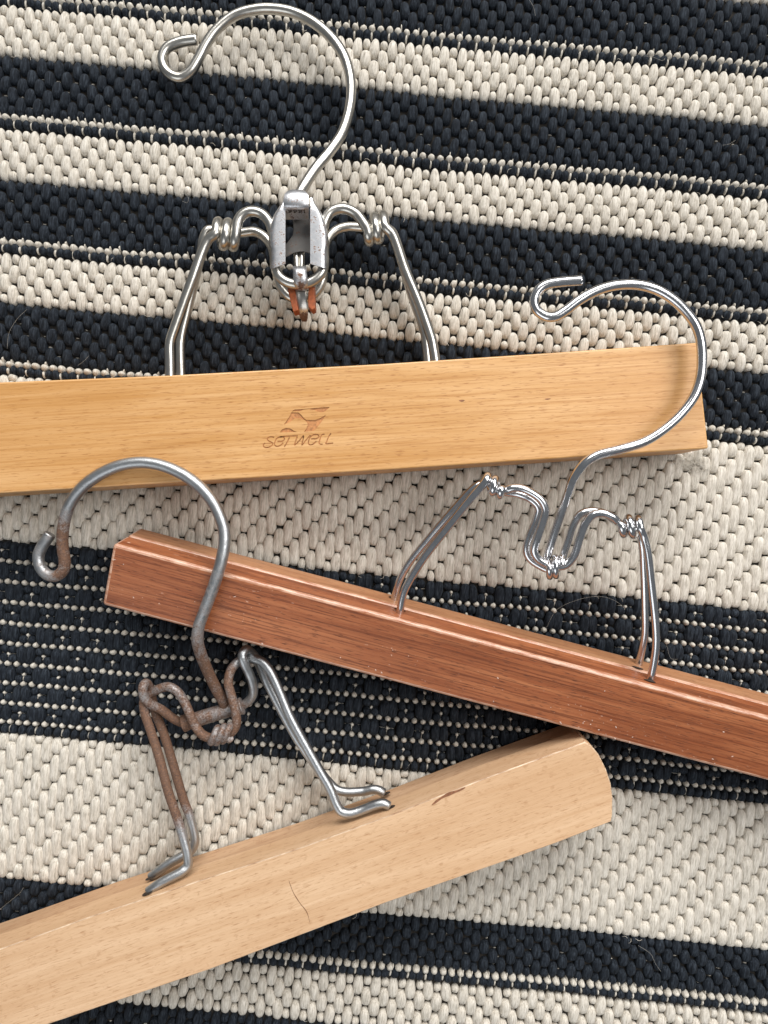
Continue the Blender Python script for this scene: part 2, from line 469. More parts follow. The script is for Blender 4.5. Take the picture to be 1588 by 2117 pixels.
band_small('dark', -402, -284, 3); bead_rows(-277, -265)
band_small('beige', -252, -145, 2.5)
band_small('dark', -145, -22, 3); bead_rows(-16, -4)
band_small('beige', 4, 108, 2.5)
band_small('dark', 108, 230, 3); bead_rows(237, 249)
band_small('beige', 260, 367, 2.5)
band_small('dark', 367, 490, 3); bead_rows(496, 508)
band_small('beige', 519, 623, 2.5)
band_small('dark', 623, 742, 3); bead_rows(749, 762)
band_long(775, 1117, 10.0)
LINES = [1157, 1200, 1243, 1286, 1328, 1370, 1411, 1452, 1491]
band_pattern(1117, LINES, 1506)
band_long(1517, 1817, 34.0)
band_small('dark', 1817, 1922, 3); bead_rows(1928, 1940)
band_small('beige', 1951, 2058, 2.5)
band_small('dark', 2058, 2178, 3); bead_rows(2185, 2197)
band_small('beige', 2208, 2314, 2.5)
band_small('dark', 2314, 2434, 3); bead_rows(2441, 2453)

rug = mesh_obj('rug', [], [], None, None, RUG_M)
def sheet():
    x0, x1 = (U0 - 14) * S, (U1 + 2) * S; y0, y1 = -V0(2462) * S, -V0(-408) * S
    bm = bmesh.new(); nx, ny = 24, 30
    g = [[bm.verts.new((x0 + (x1 - x0) * i / nx, y0 + (y1 - y0) * j / ny, -15.5 * S)) for i in range(nx + 1)] for j in range(ny + 1)]
    for j in range(ny):
        for i in range(nx): bm.faces.new((g[j][i], g[j][i + 1], g[j + 1][i + 1], g[j + 1][i]))
    ext = bmesh.ops.extrude_face_region(bm, geom=bm.faces[:])
    for e in ext['geom']:
        if isinstance(e, bmesh.types.BMVert): e.co.z -= 14 * S
    bmesh.ops.recalc_face_normals(bm, faces=bm.faces[:])
    bm.to_mesh(rug.data); bm.free()
sheet(); rug.data.materials.append(M_BACK)
rug['label'] = 'charcoal and beige striped woven rug that fills the background'
rug['category'] = 'rug'

# the 300 stitches that show largest become parts of their own
def covered(px, py):
    if 690 < py - 0 and py < 1035 and px < 1475: 
        top = 790 - .056 * px; bot = 1018 - .061 * px
        if top - 15 < py < bot + 25: return True
    for (m_, c_, lo, hi, x0, x1) in ((.264, 1062, -40, 165, 190, 1600), (-.353, 1962, -95, 215, -50, 1290)):
        d = py - (m_ * px + c_)
        if x0 < px < x1 and lo < d < hi: return True
    for cxx, cyy, r in ((340, 1600, 90), (640, 1500, 60), (690, 1600, 60), (1010, 1080, 0)):
        if (px - cxx) ** 2 + (py - cyy) ** 2 < r * r: return True
    return not (12 < px < 1576 and 12 < py < 2105)
cand = []
for i, s in enumerate(stitches):
    if s[0] != 'long': continue
    px, py = uv_px(s[2], s[3])
    if not covered(px, py): cand.append((s[4] * s[5], i))
cand.sort(reverse=True)
single = [i for _, i in cand[:300]]; single_set = set(single)

def stitch_verts(s):
    B = BALL if s[0] == 'ball' else SHAPES[(s[0], s[7], s[8])]
    V = B.copy()
    tilt = jit(.055)
    X = V[:, 0] * s[4]; Y = V[:, 1] * s[5]; Z = V[:, 2] * s[6] + s[9]
    # strands bulge unevenly
    Z += (V[:, 2] > .3) * np.sin(V[:, 0] * 7 + s[2]) * .5
    X = X + Y * tilt + np.sin(V[:, 1] * 2.2 + s[3]) * .35
    return np.stack([X, Y, Z], 1)
groups = {'beige': [], 'dark': [], 'cord': []}
for i, s in enumerate(stitches):
    if i in single_set: continue
    V = stitch_verts(s); V[:, 0] += s[2]; V[:, 1] -= s[3]
    groups[s[1]].append(V)
def bulk(name, arr, mat):
    V = (np.concatenate(arr) * S).astype(np.float32); nv = len(arr[0]); n = len(arr)
    F = (PFACES[None] + (np.arange(n) * nv)[:, None, None]).reshape(-1, 4)
    me = bpy.data.meshes.new(name)
    me.vertices.add(len(V)); me.vertices.foreach_set('co', V.ravel())
    me.loops.add(F.size); me.loops.foreach_set('vertex_index', F.ravel().astype(np.int32))
    me.polygons.add(len(F)); me.polygons.foreach_set('loop_start', (np.arange(len(F)) * 4).astype(np.int32))
    me.polygons.foreach_set('use_smooth', np.ones(len(F), bool))
    me.update(); me.validate()
    me.materials.append(mat)
    o = bpy.data.objects.new(name, me); o['kind'] = 'stuff'
    return place(o, rug, RUG_M)
bulk('beige_stitches', groups['beige'], M_BEIGE)
bulk('charcoal_stitches', groups['dark'], M_DARK)
bulk('warp_cord', groups['cord'], M_CORD)
# shared meshes for the single stitches: four of each end shape
proto = {}
for key in [k for k in SHAPES if k[0] == 'long']:
    for q in range(4):
        s = ('long', 'beige', random.random() * 9, random.random() * 9, 1, 1, 1, key[1], key[2], 0)
        V = SHAPES[key].copy(); V[:, 0] += np.sin(V[:, 1] * 2.2 + q * 1.7) * .05 + V[:, 1] * jit(.06); V[:, 2] += (V[:, 2] > .3) * np.sin(V[:, 0] * 7 + q) * .03
        me = bpy.data.meshes.new('stitch'); me.from_pydata(V.tolist(), [], PFACES.tolist()); me.update()
        me.polygons.foreach_set('use_smooth', [True] * len(me.polygons)); me.materials.append(M_BEIGE)
        proto[(key, q)] = me
for i in single:
    s = stitches[i]
    o = bpy.data.objects.new('stitch', proto[(('long', s[7], s[8]), random.randrange(4))])
    COL.objects.link(o); o.parent = rug
    o.location = (s[2] * S, -s[3] * S, s[9] * S); o.scale = (s[4] * S, s[5] * S, s[6] * S)

# loose lint hairs and the frayed tuft
def hairs(name, curves, mat, r=.55):
    VV, FF = [], []
    for c in curves:
        q = [(*(P(*p[:3])), 0) for p in c]
        V, F, _ = tube_data(q, r, 4, 5.0, 0, True)
        b = len(VV); VV += V; FF += [tuple(x + b for x in f) for f in F]
    o = mesh_obj(name, VV, FF, mat, rug); o['kind'] = 'stuff'
    return o
lint = [[(1129, 1300, 3), (1150, 1262, 6), (1195, 1240, 8), (1240, 1233, 8), (1270, 1241, 5), (1292, 1257, 2)],
        [(1210, 1545, 2), (1375, 1320, 4), (1380, 1340, 4), (1388, 1362, 3), (1400, 1363, 2)][1:],
        [(376, 410, 3), (373, 402, 5), (381, 400, 5), (390, 409, 5), (387, 419, 4), (378, 416, 3)],
        [(0, 1880, 2), (22, 1862, 4), (42, 1845, 4), (48, 1836, 2)],
        [(1320, 1955, 3), (1345, 1972, 5), (1355, 1992, 5), (1366, 2008, 2)],
        [(1095, 0, 3), (1103, 14, 6), (1107, 32, 3)], [(55, 640, 2), (35, 660, 4), (18, 690, 4), (15, 720, 2)],
        [(162, 755, 2), (175, 745, 5), (183, 736, 3)], [(1500, 740, 2), (1530, 720, 5), (1555, 690, 3)],
        [(1330, 115, 3), (1350, 118, 6), (1370, 125, 4), (1375, 121, 2)], [(1495, 300, 2), (1510, 297, 4), (1520, 290, 2)]]
for _ in range(4):
    x, y = random.uniform(0, 1588), random.uniform(0, 2117); a = random.uniform(0, 6.3); c = []
    for j in range(5):
        c.append((x, y, random.uniform(0, 6) if 0 < j < 4 else -3)); a += jit(.5); L = random.uniform(4, 12); x += math.cos(a) * L; y += math.sin(a) * L
    lint.append(c)
hairs('lint_hair', lint, M_BEIGE, .15)
fz = []
for s in random.sample([s for s in stitches if s[1] == 'beige' and s[0] != 'ball'], 2600):
    px, py = uv_px(s[2], s[3])
    x = px + random.uniform(-9, 9); y = py + random.uniform(-s[5], s[5]); a = random.uniform(0, 6.3)
    L = random.uniform(5, 13)
    fz.append([(x, y, -3), (x + math.cos(a) * L * .5, y + math.sin(a) * L * .5, 2.5), (x + math.cos(a + .5) * L, y + math.sin(a + .5) * L, random.uniform(-3, 3))])
hairs('fuzz', fz, M_BEIGE, .36)
tf = []
for _ in range(70):
    a = random.uniform(-1.2, 3.9); L = random.uniform(14, 42)
    x, y = 1432 + jit(7), 962 + jit(8)
    tf.append([(x, y, -4), (x + math.cos(a) * L * .5, y - math.sin(a) * L * .35, random.uniform(2, 7)), (x + math.cos(a + jit(.4)) * L, y - math.sin(a + jit(.4)) * L * .8, random.uniform(-1, 6))])
hairs('frayed_tuft', tf, M_CORD, .5)

# ---------------------------------------------------------------- hanger with the golden boards
GRP = 'wooden clamp hangers laid on the rug'
def hanger(label, base):
    t = thing('clamp_hanger', label, 'hanger', base, GRP)
    WM[t.name] = Matrix.Translation(t.location)
    return t

gold = hanger('golden varnished wooden hanger with pressed emblem and latched spotted metal clip', P(620, 800, 0))
FG = Frame((620, 880), (0, 1019), (1463, 928), 140, 0)
out_g = [(-205, 797), (0, 790), (345, 776), (790, 752), (1110, 731), (1441, 708), (1465, 927), (800, 971), (0, 1020), (-205, 1032)]
fb = prism('front_board', out_g, FG, 0, 67, 3.2, M_GOLD, gold, edge=M_GOLD_EDGE)
prism('rear_board', out_g, FG, 71, 137, 3.5, M_GOLD_REAR, gold)
prism('felt_strip', [(-150, 830), (1380, 760), (1380, 890), (-150, 985)], FG, 66.5, 71.5, 0, plain('grey_felt', (.12, .11, .10), .95), gold)

# pressed emblem and lettering: a recess is cut, its floor is a mesh of its own
def zl(x, y): return (530 + x / 8.822, 825 + y / 8.822)
EMB = [[(640, 225), (700, 192), (1000, 170), (1340, 145), (1290, 192), (1240, 232), (1180, 240), (1110, 222), (1050, 194), (960, 184), (860, 192), (800, 222)],
       [(640, 240), (770, 245), (825, 295), (865, 345), (910, 380), (1070, 382), (1180, 342), (1270, 285), (1200, 400), (1110, 515), (1055, 580), (868, 597), (910, 540), (936, 480), (928, 430), (880, 380), (800, 352), (705, 350), (630, 405), (560, 440), (500, 470), (560, 380), (615, 300)],
       [(430, 605), (470, 552), (540, 526), (620, 536), (680, 576), (740, 600), (600, 606)]]
LET = [[(325, 698), (250, 690), (200, 720), (212, 757), (270, 785), (300, 812), (280, 850), (220, 880), (142, 875), (127, 832), (160, 802)],
       [(385, 770), (480, 765), (513, 730), (490, 697), (430, 692), (372, 720), (340, 780), (332, 838), (370, 864), (430, 850), (490, 802)],
       [(425, 690), (540, 680), (755, 671)], [(603, 700), (560, 790), (510, 872)],
       [(745, 690), (698, 838), (790, 750), (860, 668), (832, 838), (905, 750), (985, 660)],
       [(1000, 727), (1100, 720), (1143, 690), (1120, 652), (1050, 650), (990, 690), (955, 760), (952, 818), (990, 836), (1050, 812), (1095, 768)],
       [(1245, 640), (1195, 652), (1155, 755), (1145, 815), (1210, 824)], [(1362, 626), (1322, 680), (1282, 780), (1262, 814), (1320, 815), (1402, 801)]]
def flat_poly(polys, name, z0, z1=None):
    bm = bmesh.new()
    for pl in polys:
        pts = [FG.loc(FG.hit(*zl(*p))) for p in pl]
        a2 = sum(pts[i].x * pts[(i + 1) % len(pts)].y - pts[(i + 1) % len(pts)].x * pts[i].y for i in range(len(pts)))
        if a2 < 0: pts = pts[::-1]
        top = [bm.verts.new((p.x * S, p.y * S, z1 * S)) for p in pts] if z1 is not None else None
        bot = [bm.verts.new((p.x * S, p.y * S, z0 * S)) for p in pts]
        if z1 is None: bm.faces.new(bot); continue
        bm.faces.new(top); bm.faces.new(bot[::-1])
        for i in range(len(pts)):
            j = (i + 1) % len(pts); bm.faces.new((top[j], top[i], bot[i], bot[j]))
    bmesh.ops.recalc_face_normals(bm, faces=bm.faces[:])
    me = bpy.data.meshes.new(name); bm.to_mesh(me); bm.free(); return me
def stroke_poly(pl, hw):
    A = spline([(x, -y, 0, 0) for x, y in pl], 22)[:, :2]
    T = np.gradient(A, axis=0); T /= np.linalg.norm(T, axis=1)[:, None]; Nn = np.stack([-T[:, 1], T[:, 0]], 1)
    L = [tuple(p) for p in A + Nn * hw]; R = [tuple(p) for p in A - Nn * hw][::-1]
    return [(x, -y) for x, y in L + R]
letters = [stroke_poly(l, 11) for l in LET]
def cut(target, cutter_mesh):
    c = bpy.data.objects.new('cutter', cutter_mesh); COL.objects.link(c); c.matrix_world = FG.matrix()
    md = target.modifiers.new('cut', 'BOOLEAN'); md.object = c; md.operation = 'DIFFERENCE'; md.solver = 'EXACT'; md.use_self = True
    bpy.context.view_layer.update()
    dg = bpy.context.evaluated_depsgraph_get()
    me = bpy.data.meshes.new_from_object(target.evaluated_get(dg))
    ok = len(me.polygons) > len(target.data.polygons) * .8
    target.modifiers.remove(md); bpy.data.objects.remove(c)
    if ok: target.data = me
cut(fb, flat_poly(EMB, 'cut_a', -2.2, 4)); 
for l in letters: cut(fb, flat_poly([l], 'cut_b', -2.0, 4))
for nm, polys, dep in (('pressed_emblem', EMB, -1.9), ('pressed_lettering', letters, -1.7)):
    me = flat_poly(polys, nm, dep); me.materials.append(M_BURN)
    o = bpy.data.objects.new(nm, me)
    COL.objects.link(o); o.parent = fb; WM[o.name] = FG.matrix()

Y_UP = (0.0, -1.0)
# front spring wire: left leg, coil, arch, loop under the clip, arch, coil, right leg
zc = 95; Rc = 24.5
fw = [(352, 800, 104), (352, 776, 105), (351.5, 745, 106), (351, 716, 107), (353, 703, 107.5), (362, 676, 108.5), (396, 582, 113), (430, 496, 117)]
fw += helix((446, 482), (487, 486), Rc, zc, 2, Y_UP)
fw += [(494, 453, 119), (507, 440, 119), (523, 436.5, 119), (541, 442, 119), (556, 458, 119), (564, 480, 120), (568, 515, 122), (569.5, 548, 123), (577, 571, 124), (595, 584, 124), (620, 588, 124), (645, 582, 124), (663, 567, 124), (669.5, 548, 123), (670, 515, 122),
       (668, 480, 120), (672, 457, 119), (685, 438, 119), (710, 431, 119), (735, 441, 119), (750, 459, 119)]
fw += [(q[0], q[1], q[2], 0) for q in helix((796, 468), (760, 476), Rc, zc, 2, Y_UP)][::-1]
fw += [(811, 484, 117), (838, 558, 113), (867, 628, 109), (887, 684, 107), (893, 704, 107), (896, 720, 106), (900, 745, 105), (902, 775, 104)]
wire('front_spring_wire', fw, 10.6, M_NICKEL, gold)
rw = [(374, 800, 36), (374, 776, 36), (373, 735, 38), (373, 712, 38), (376, 690, 39), (388, 640, 42), (416, 520, 54), (421, 492, 58), (430, 476, 58), (446, 476, 54), (470, 480, 48), (500, 481, 46), (525, 479, 48), (545, 488, 52), (560, 506, 56), (570, 545, 58), (576, 580, 58), (585, 600, 56), (600, 614, 55), (620, 618, 55), (643, 613, 55), (658, 599, 56), (667, 578, 58), (668, 545, 58),
      (672, 510, 56), (682, 489, 52), (698, 475, 48), (720, 469, 46), (745, 470, 46), (780, 472, 50), (800, 473, 56), (812, 482, 58), (822, 510, 54), (850, 605, 42), (873, 672, 39), (879, 692, 38), (881, 712, 38), (884, 745, 36), (886, 775, 36)]
wire('rear_spring_wire', rw, 9.8, M_NICKEL, gold)
hk = [(407, 81.5, 34), (372, 87, 34), (346, 99, 34), (335, 119, 34), (339, 139, 34), (354, 155, 35), (373, 160, 35), (393, 148, 36), (410, 122, 37), (428, 88, 38), (451, 58, 39), (485, 32, 40), (526, 20, 42), (561, 18, 44), (604, 25, 46), (648, 46, 50), (685, 78, 54), (711, 116, 58), (724, 159, 64), (726, 197, 70), (720, 238, 77), (706, 278, 84), (682, 313, 92), (653, 348, 99), (627, 388, 108), (615, 412, 116), (612, 440, 118)]
wire('hook', hk, 10.8, M_NICKEL, gold)

def sheetmetal(name, grid, thick, mat, parent, wear=None, smooth_deg=50):
    """grid: rows of (px, py, z); a bent plate with thickness"""
    R, Cn = len(grid), len(grid[0])
    X = np.array([[P(*p[:3]) for p in row] for row in grid], float)
    du = np.gradient(X, axis=1); dv = np.gradient(X, axis=0)
    Nn = np.cross(dv, du); Nn /= np.linalg.norm(Nn, axis=2)[..., None] + 1e-9
    if Nn[..., 2].mean() < 0: Nn = -Nn
    V = np.concatenate([X.reshape(-1, 3), (X - Nn * thick).reshape(-1, 3)]) * S
    F = []; n = R * Cn
    for i in range(R - 1):
        for j in range(Cn - 1):
            a, b, c, d = i * Cn + j, i * Cn + j + 1, (i + 1) * Cn + j + 1, (i + 1) * Cn + j
            F.append((a, d, c, b)); F.append((a + n, b + n, c + n, d + n))
    edge = [(0, j) for j in range(Cn)] + [(i, Cn - 1) for i in range(1, R)] + [(R - 1, j) for j in range(Cn - 2, -1, -1)] + [(i, 0) for i in range(R - 2, 0, -1)]
    for k in range(len(edge)):
        a = edge[k][0] * Cn + edge[k][1]; b = edge[(k + 1) % len(edge)][0] * Cn + edge[(k + 1) % len(edge)][1]
        F.append((a, b, b + n, a + n))
    wv = [p[3] if len(p) > 3 else 0.0 for row in grid for p in row]
    o = mesh_obj(name, V.tolist(), F, mat, parent, attrs={'wear': wv + wv})
    bm = bmesh.new(); bm.from_mesh(o.data); bmesh.ops.recalc_face_normals(bm, faces=bm.faces[:]); bm.to_mesh(o.data); bm.free()
    try: o.data.set_sharp_from_angle(angle=math.radians(smooth_deg))
    except Exception: pass
    return o
# clip: two cheeks wrapping over the wires, a folded tongue between them
ys = np.linspace(408, 556, 26)
xl = np.interp(ys, [404, 418, 432, 446, 458, 480, 508, 514, 520, 556], [588, 584, 574, 565, 561, 556.5, 556.5, 559.5, 559.5, 559])
xr = np.interp(ys, [404, 418, 432, 446, 464, 484, 508, 514, 520, 556], [645, 650, 660, 668, 674, 678.5, 678.5, 676.5, 676.5, 676.5])
prof = [(0, 0), (.35, .3), (.6, .3), (.76, 0), (.87, -1.5), (.94, -5), (.98, -12), (1.0, -22), (1.0, -34), (.985, -46)]
lg, rg = [], []
for i, y in enumerate(ys):
    f = max(0, (y - 530) / 26.0); top = 141 - 5 * max(0, (430 - y) / 22)
    rowl, rowr = [], []
    for c, dz in prof:
        yy = y - f * 11 * (1 - c) ** 1.0
        rowl.append((590 + (xl[i] - 590) * c, yy, top + dz)); rowr.append((641.5 + (xr[i] - 641.5) * c, yy, top + dz))
    lg.append(rowl); rg.append(rowr)
clip = sheetmetal('clip_cheek', lg, 3.2, M_CLIP, gold); sheetmetal('clip_cheek', rg, 3.2, M_CLIP, gold)
tg = []
for y, hw, z, wv in ((391.5, 9, 138, .1), (393, 15, 142, .1), (396, 20, 146, .1), (401, 24, 149.5, .1), (408, 26, 151.5, .1), (417, 26.3, 152, .1), (424, 26.3, 151, .1), (429, 26.3, 148.5, .1), (433, 26.2, 144, .15), (438, 26.1, 137, .35), (445, 26, 128, .4), (454, 26, 116, .45)):
    tg.append([(612.5 + hw * k, y, z - 3.5 * abs(k) ** 3, wv) for k in np.linspace(-1, 1, 11)])
tongue = sheetmetal('folded_tongue', tg, 3.2, M_CLIP, gold)
# stamped characters on the lower slope of the tongue
stx = [(596 + 5.2 * k) for k in range(7)]
SV, SF = [], []
for k, x in enumerate(stx):
    for seg in (((0, 0), (0, 5)), ((0, 0), (3, .2)), ((0, 2.5), (2.6, 2.5))) if k % 2 else (((0, 0), (3, 0)), ((1.5, 0), (1.5, 5)), ((3, 3), (3, 5))):
        pts = []
        for (a, b) in seg:
            yy = 434.5 + b; zz = np.interp(yy, [433, 438, 445], [144, 137, 128]) - 3.0 * (abs((x + a - 612.5) / 26) ** 3) + .7
            pts.append((*P(x + a, yy, zz), 0))
        V, F, _ = tube_data(pts, .75, 5, 2, 0); b0 = len(SV); SV += V; SF += [tuple(q + b0 for q in f) for f in F]
mesh_obj('stamped_lettering', SV, SF, M_HOLE, tongue, Matrix.Identity(4))
FI = Frame((615, 490), (590, 500), (640, 500), 104, 0)
prism('inner_plate', [(605, 452), (641, 452), (640.5, 478), (643, 490), (645, 505), (645, 524), (632, 520.5), (620, 520), (606, 523), (595, 529), (588, 532), (588, 508), (597, 497), (605, 486), (607, 474)], FI, 0, 3.5, .8, steel('dull_inner_steel', (.20, .19, .18), .42, spots=1.0), gold)
wire('pivot_pin', [(612.5, 512, 92), (613, 530, 93), (614, 548, 98), (615, 565, 100)], 6.2, M_NICKEL, gold)
wire('pivot_pin', [(623.5, 512, 92), (624, 530, 93), (624, 548, 98), (624, 565, 100)], 6.2, M_NICKEL, gold)
lt = []
for y, hw, z, wv in ((549.5, 12.2, 118, .1), (551, 13.4, 130, .1), (554, 14, 138, .15), (560, 14.2, 141.5, .4), (568, 14.4, 143, .75), (575, 14.6, 143, .4), (580, 14.8, 142, .6), (588, 14.5, 139, .85), (594, 13.5, 133, .8), (599, 11.5, 124, .6), (601, 10, 112, .5)):
    lt.append([(619.5 + (y - 550) * .06 + hw * k, y, z - 5 * abs(k) ** 4, wv * (1 - .8 * abs(k))) for k in np.linspace(-1, 1, 9)])
sheetmetal('latch_hook', lt, 4, M_CLIP, gold)
pg = []
for y, hw, z, wv in ((594, 10, 104, .1), (610, 10.8, 103, .1), (628, 11, 98, .1), (642, 10.4, 90, .35), (652, 9, 80, .75), (660, 7, 66, .9), (665, 4.5, 54, .8)):
    xx = 620.5 + (y - 594) * .125
    pg.append([(xx + hw * k, y, z - 2.5 + 2.5 * abs(k) ** 2 - 2 * abs(k) ** 6, wv) for k in np.linspace(-1, 1, 9)])
sheetmetal('latch_prong', pg, 8, M_NICKEL, gold)
FPd = Frame((620, 610), (590, 610), (650, 610), 112, 0)
prism('fibre_pad', [(592, 586), (604, 585), (610, 600), (617, 641), (606, 644.5), (598, 612)], FPd, 0, 34, 1.5, M_PAD, gold)
prism('fibre_pad', [(640, 584), (649, 583), (650, 600), (651.5, 637), (645, 641), (637, 634), (637, 606)], FPd, 0, 34, 1.5, M_PAD, gold)

# ---------------------------------------------------------------- hanger with the reddish boards and chrome hook
red = hanger('reddish brown varnished hanger whose shiny chrome hook lies over the golden board', P(1080, 1330, 0))
FR = Frame((1080, 1400), (240, 1131), (1588, 1487), 150, 12)
def line(x, x0, y0, m_=.2642): return y0 + (x - x0) * m_
out_r = [(234, 1124), (1920, line(1920, 234, 1124)), (1888, line(1888, 211, 1251)), (211, 1251)]
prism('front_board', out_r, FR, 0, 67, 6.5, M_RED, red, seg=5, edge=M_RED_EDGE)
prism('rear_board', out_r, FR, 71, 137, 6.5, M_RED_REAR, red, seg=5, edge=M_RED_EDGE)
zr = FR.z
def rp(L): return [(x, y, zr(x, y, d)) for x, y, d in L]
def unit(a, b):
    d = (b[0] - a[0], b[1] - a[1]); l = math.hypot(*d); return (d[0] / l, d[1] / l)
ql = (0.26, -0.965)
zL = zr(1018, 1002, 50); RR = 16.0
f1 = rp([(812, 1310, 34), (826, 1268, 34), (831, 1240, 34), (836, 1222, 34), (846, 1202, 34), (878, 1151, 34), (927, 1089, 34), (975, 1029, 36), (1000, 1000, 38)])
ax0, ax1 = (1005, 999), (1036, 1011)
f1 += [(q[0], q[1], q[2]) for q in helix(ax0, ax1, RR, zL, 2, (0.0, -1.0))][1:]
f1 += rp([(1044, 1014, 40), (1060, 1009, 38), (1078, 1010, 38), (1100, 1019, 38), (1119, 1034, 38), (1127.5, 1053, 38), (1123, 1077, 38), (1110, 1115, 38), (1104, 1137, 40), (1110, 1152, 42), (1129, 1165, 44), (1148, 1171, 44), (1168, 1169, 43), (1186, 1151, 40), (1199, 1113, 38), (1211, 1082, 38), (1226, 1065, 38), (1245, 1061, 38), (1266, 1068, 38), (1279, 1081, 40)])
zR2 = zr(1303, 1087, 52)
f1 += [(q[0], q[1], q[2]) for q in helix((1324, 1090), (1285, 1087), RR + 2, zR2, 2, (0.0, -1.0))][::-1]
f1 += rp([(1331, 1108, 38), (1339, 1140, 36), (1347, 1209, 34), (1356, 1297, 34), (1356.5, 1335, 34), (1353, 1365, 34), (1344, 1410, 34), (1334, 1450, 34)])
wire('front_spring_wire', f1, 8.4, M_CHROME, red)
r1 = rp([(806, 1270, 104), (815, 1240, 104), (821, 1215, 104), (829, 1194, 104), (847, 1163, 102), (888, 1112, 96), (936, 1056, 88), (985, 1005, 88), (1000, 1000, 90), (1020, 1006, 90), (1046, 1018, 74), (1074, 1022, 62), (1098, 1033, 62), (1113, 1050, 62), (1108, 1075, 64), (1094, 1110, 64), (1088, 1134, 64), (1094, 1153, 64), (1115, 1169, 64), (1140, 1178, 62), (1158, 1168, 62), (1166, 1145, 62), (1176, 1115, 62), (1187, 1083, 62), (1200, 1064, 60), (1219, 1057, 60), (1245, 1060, 60), (1275, 1078, 78), (1300, 1090, 92), (1318, 1093, 92), (1326, 1115, 84), (1331, 1176, 92), (1333.5, 1264, 100), (1333, 1310, 103), (1327, 1345, 104), (1318, 1384, 104), (1310, 1415, 104)])
wire('rear_spring_wire', r1, 8.1, M_CHROME, red)
# hook, its foot wrapped round both wires
qh = (0.34, -0.94)
foot = [(q[0], q[1], q[2]) for q in helix((1162, 1170), (1136, 1173), 20, zr(1148, 1172, 53), 2.0, (0.12, -0.99), n=14)][::-1]
hr = foot[:0] + rp([(1131, 1152, 66), (1137, 1132, 64), (1145, 1106, 62), (1160, 1062, 60), (1175, 1020, 58), (1183, 996, 58), (1193, 978, 58), (1210, 957, 58), (1236, 941, 60), (1281, 929, 62), (1332, 913, 66), (1370, 890, 70), (1407, 857, 76), (1435, 819, 84), (1448, 782, 92), (1451.5, 742, 100), (1449, 706, 108), (1438, 672, 114), (1417, 643, 120), (1390, 618, 126), (1357, 599, 130), (1319, 589, 132), (1281, 589, 132), (1251, 595, 131), (1221, 607, 129), (1193, 624, 126), (1168, 643, 123), (1148, 654.5, 121), (1130, 654.5, 121), (1110, 641, 123), (1104, 620.5, 126), (1113, 600, 129), (1130, 588.5, 131), (1155, 583.5, 132), (1203, 579.5, 132)])
wire('hook', hr, [9.2] * 4 + [9.8] * 6 + [10.4] * 14, M_CHROME, red)
wire('wrapped_foot', [(1130, 1155, zr(1130, 1155, 68))] + foot, 6.8, M_CHROME, red)

# ---------------------------------------------------------------- bare hanger with the rusty hook
pale = hanger('pale bare beech hanger whose rusty grey hook crosses the reddish board', P(560, 1760, 0))
FP = Frame((600, 1850), (0, 1962), (1210, 1535), 141, 3.0)
out_p = [(-140, 2010), (0, 1962), (196, 1892), (403, 1824), (604, 1759), (800, 1688), (1000, 1610), (1210, 1534), (1224, 1543), (1238, 1560), (1253, 1590), (1263, 1620), (1267, 1650), (1266.5, 1685), (1264, 1699), (1151, 1743), (1047, 1780), (800, 1866), (433, 2005), (106, 2116), (-140, 2203)]
pfb = prism('front_board', out_p, FP, 0, 66, 1.8, M_PALE, pale, seg=2, edge=M_PALE_EDGE)
out_p2 = [(x, y + (9 if y < 1530 + 0.36 * (1210 - x) + 20 else 0)) for x, y in out_p]
prism('rear_board', out_p2, FP, 73.5, 138, 2.6, M_PALE_REAR, pale, seg=2, edge=M_PALE_EDGE)
RU = .95
def seq(L): return [(x, y, z, w_) for x, y, z, w_ in L]
wire('front_spring_wire', seq([(307, 1843, 122, .25), (328, 1828, 125, .05), (356, 1813, 122, 0), (376, 1802, 118, 0), (388, 1790, 113, 0), (388, 1770, 112, 0), (377, 1725, 110, .3), (366, 1690, 108, .75), (349, 1640, 105, .95), (328, 1562, 100, .95), (311, 1509, 96, .9), (299, 1472, 92, .85), (297, 1452, 88, .8), (303, 1440, 82, .8), (315, 1432, 80, .75), (332, 1423, 86, .7), (349, 1420, 92, .65), (367, 1430, 96, .65), (381, 1450, 98, .7), (393, 1477, 99, .8), (404, 1501, 99, .85), (419, 1519, 98, .85), (437, 1526, 96, .9), (460, 1524, 96, .9), (477, 1515, 97, .85), (488, 1499, 99, .8), (487, 1470, 101, .75), (479, 1440, 100, .75), (472, 1411, 97, .8), (477, 1387, 92, .75), (489, 1371, 86, .5), (503, 1364, 82, .2), (520, 1362, 84, .05), (540, 1367, 90, 0), (556, 1384, 95, 0), (571, 1413, 98, 0), (600, 1482, 103, 0), (643, 1561, 108, 0), (662, 1595, 110, 0), (682, 1630, 112, 0), (696, 1664, 114, 0), (705, 1677, 114.5, 0), (722, 1682, 115, 0), (751, 1674, 114, 0), (779, 1663, 119, 0), (793, 1661, 120, .05), (804, 1666, 118, .25)]), 9.6, M_GALV, pale)
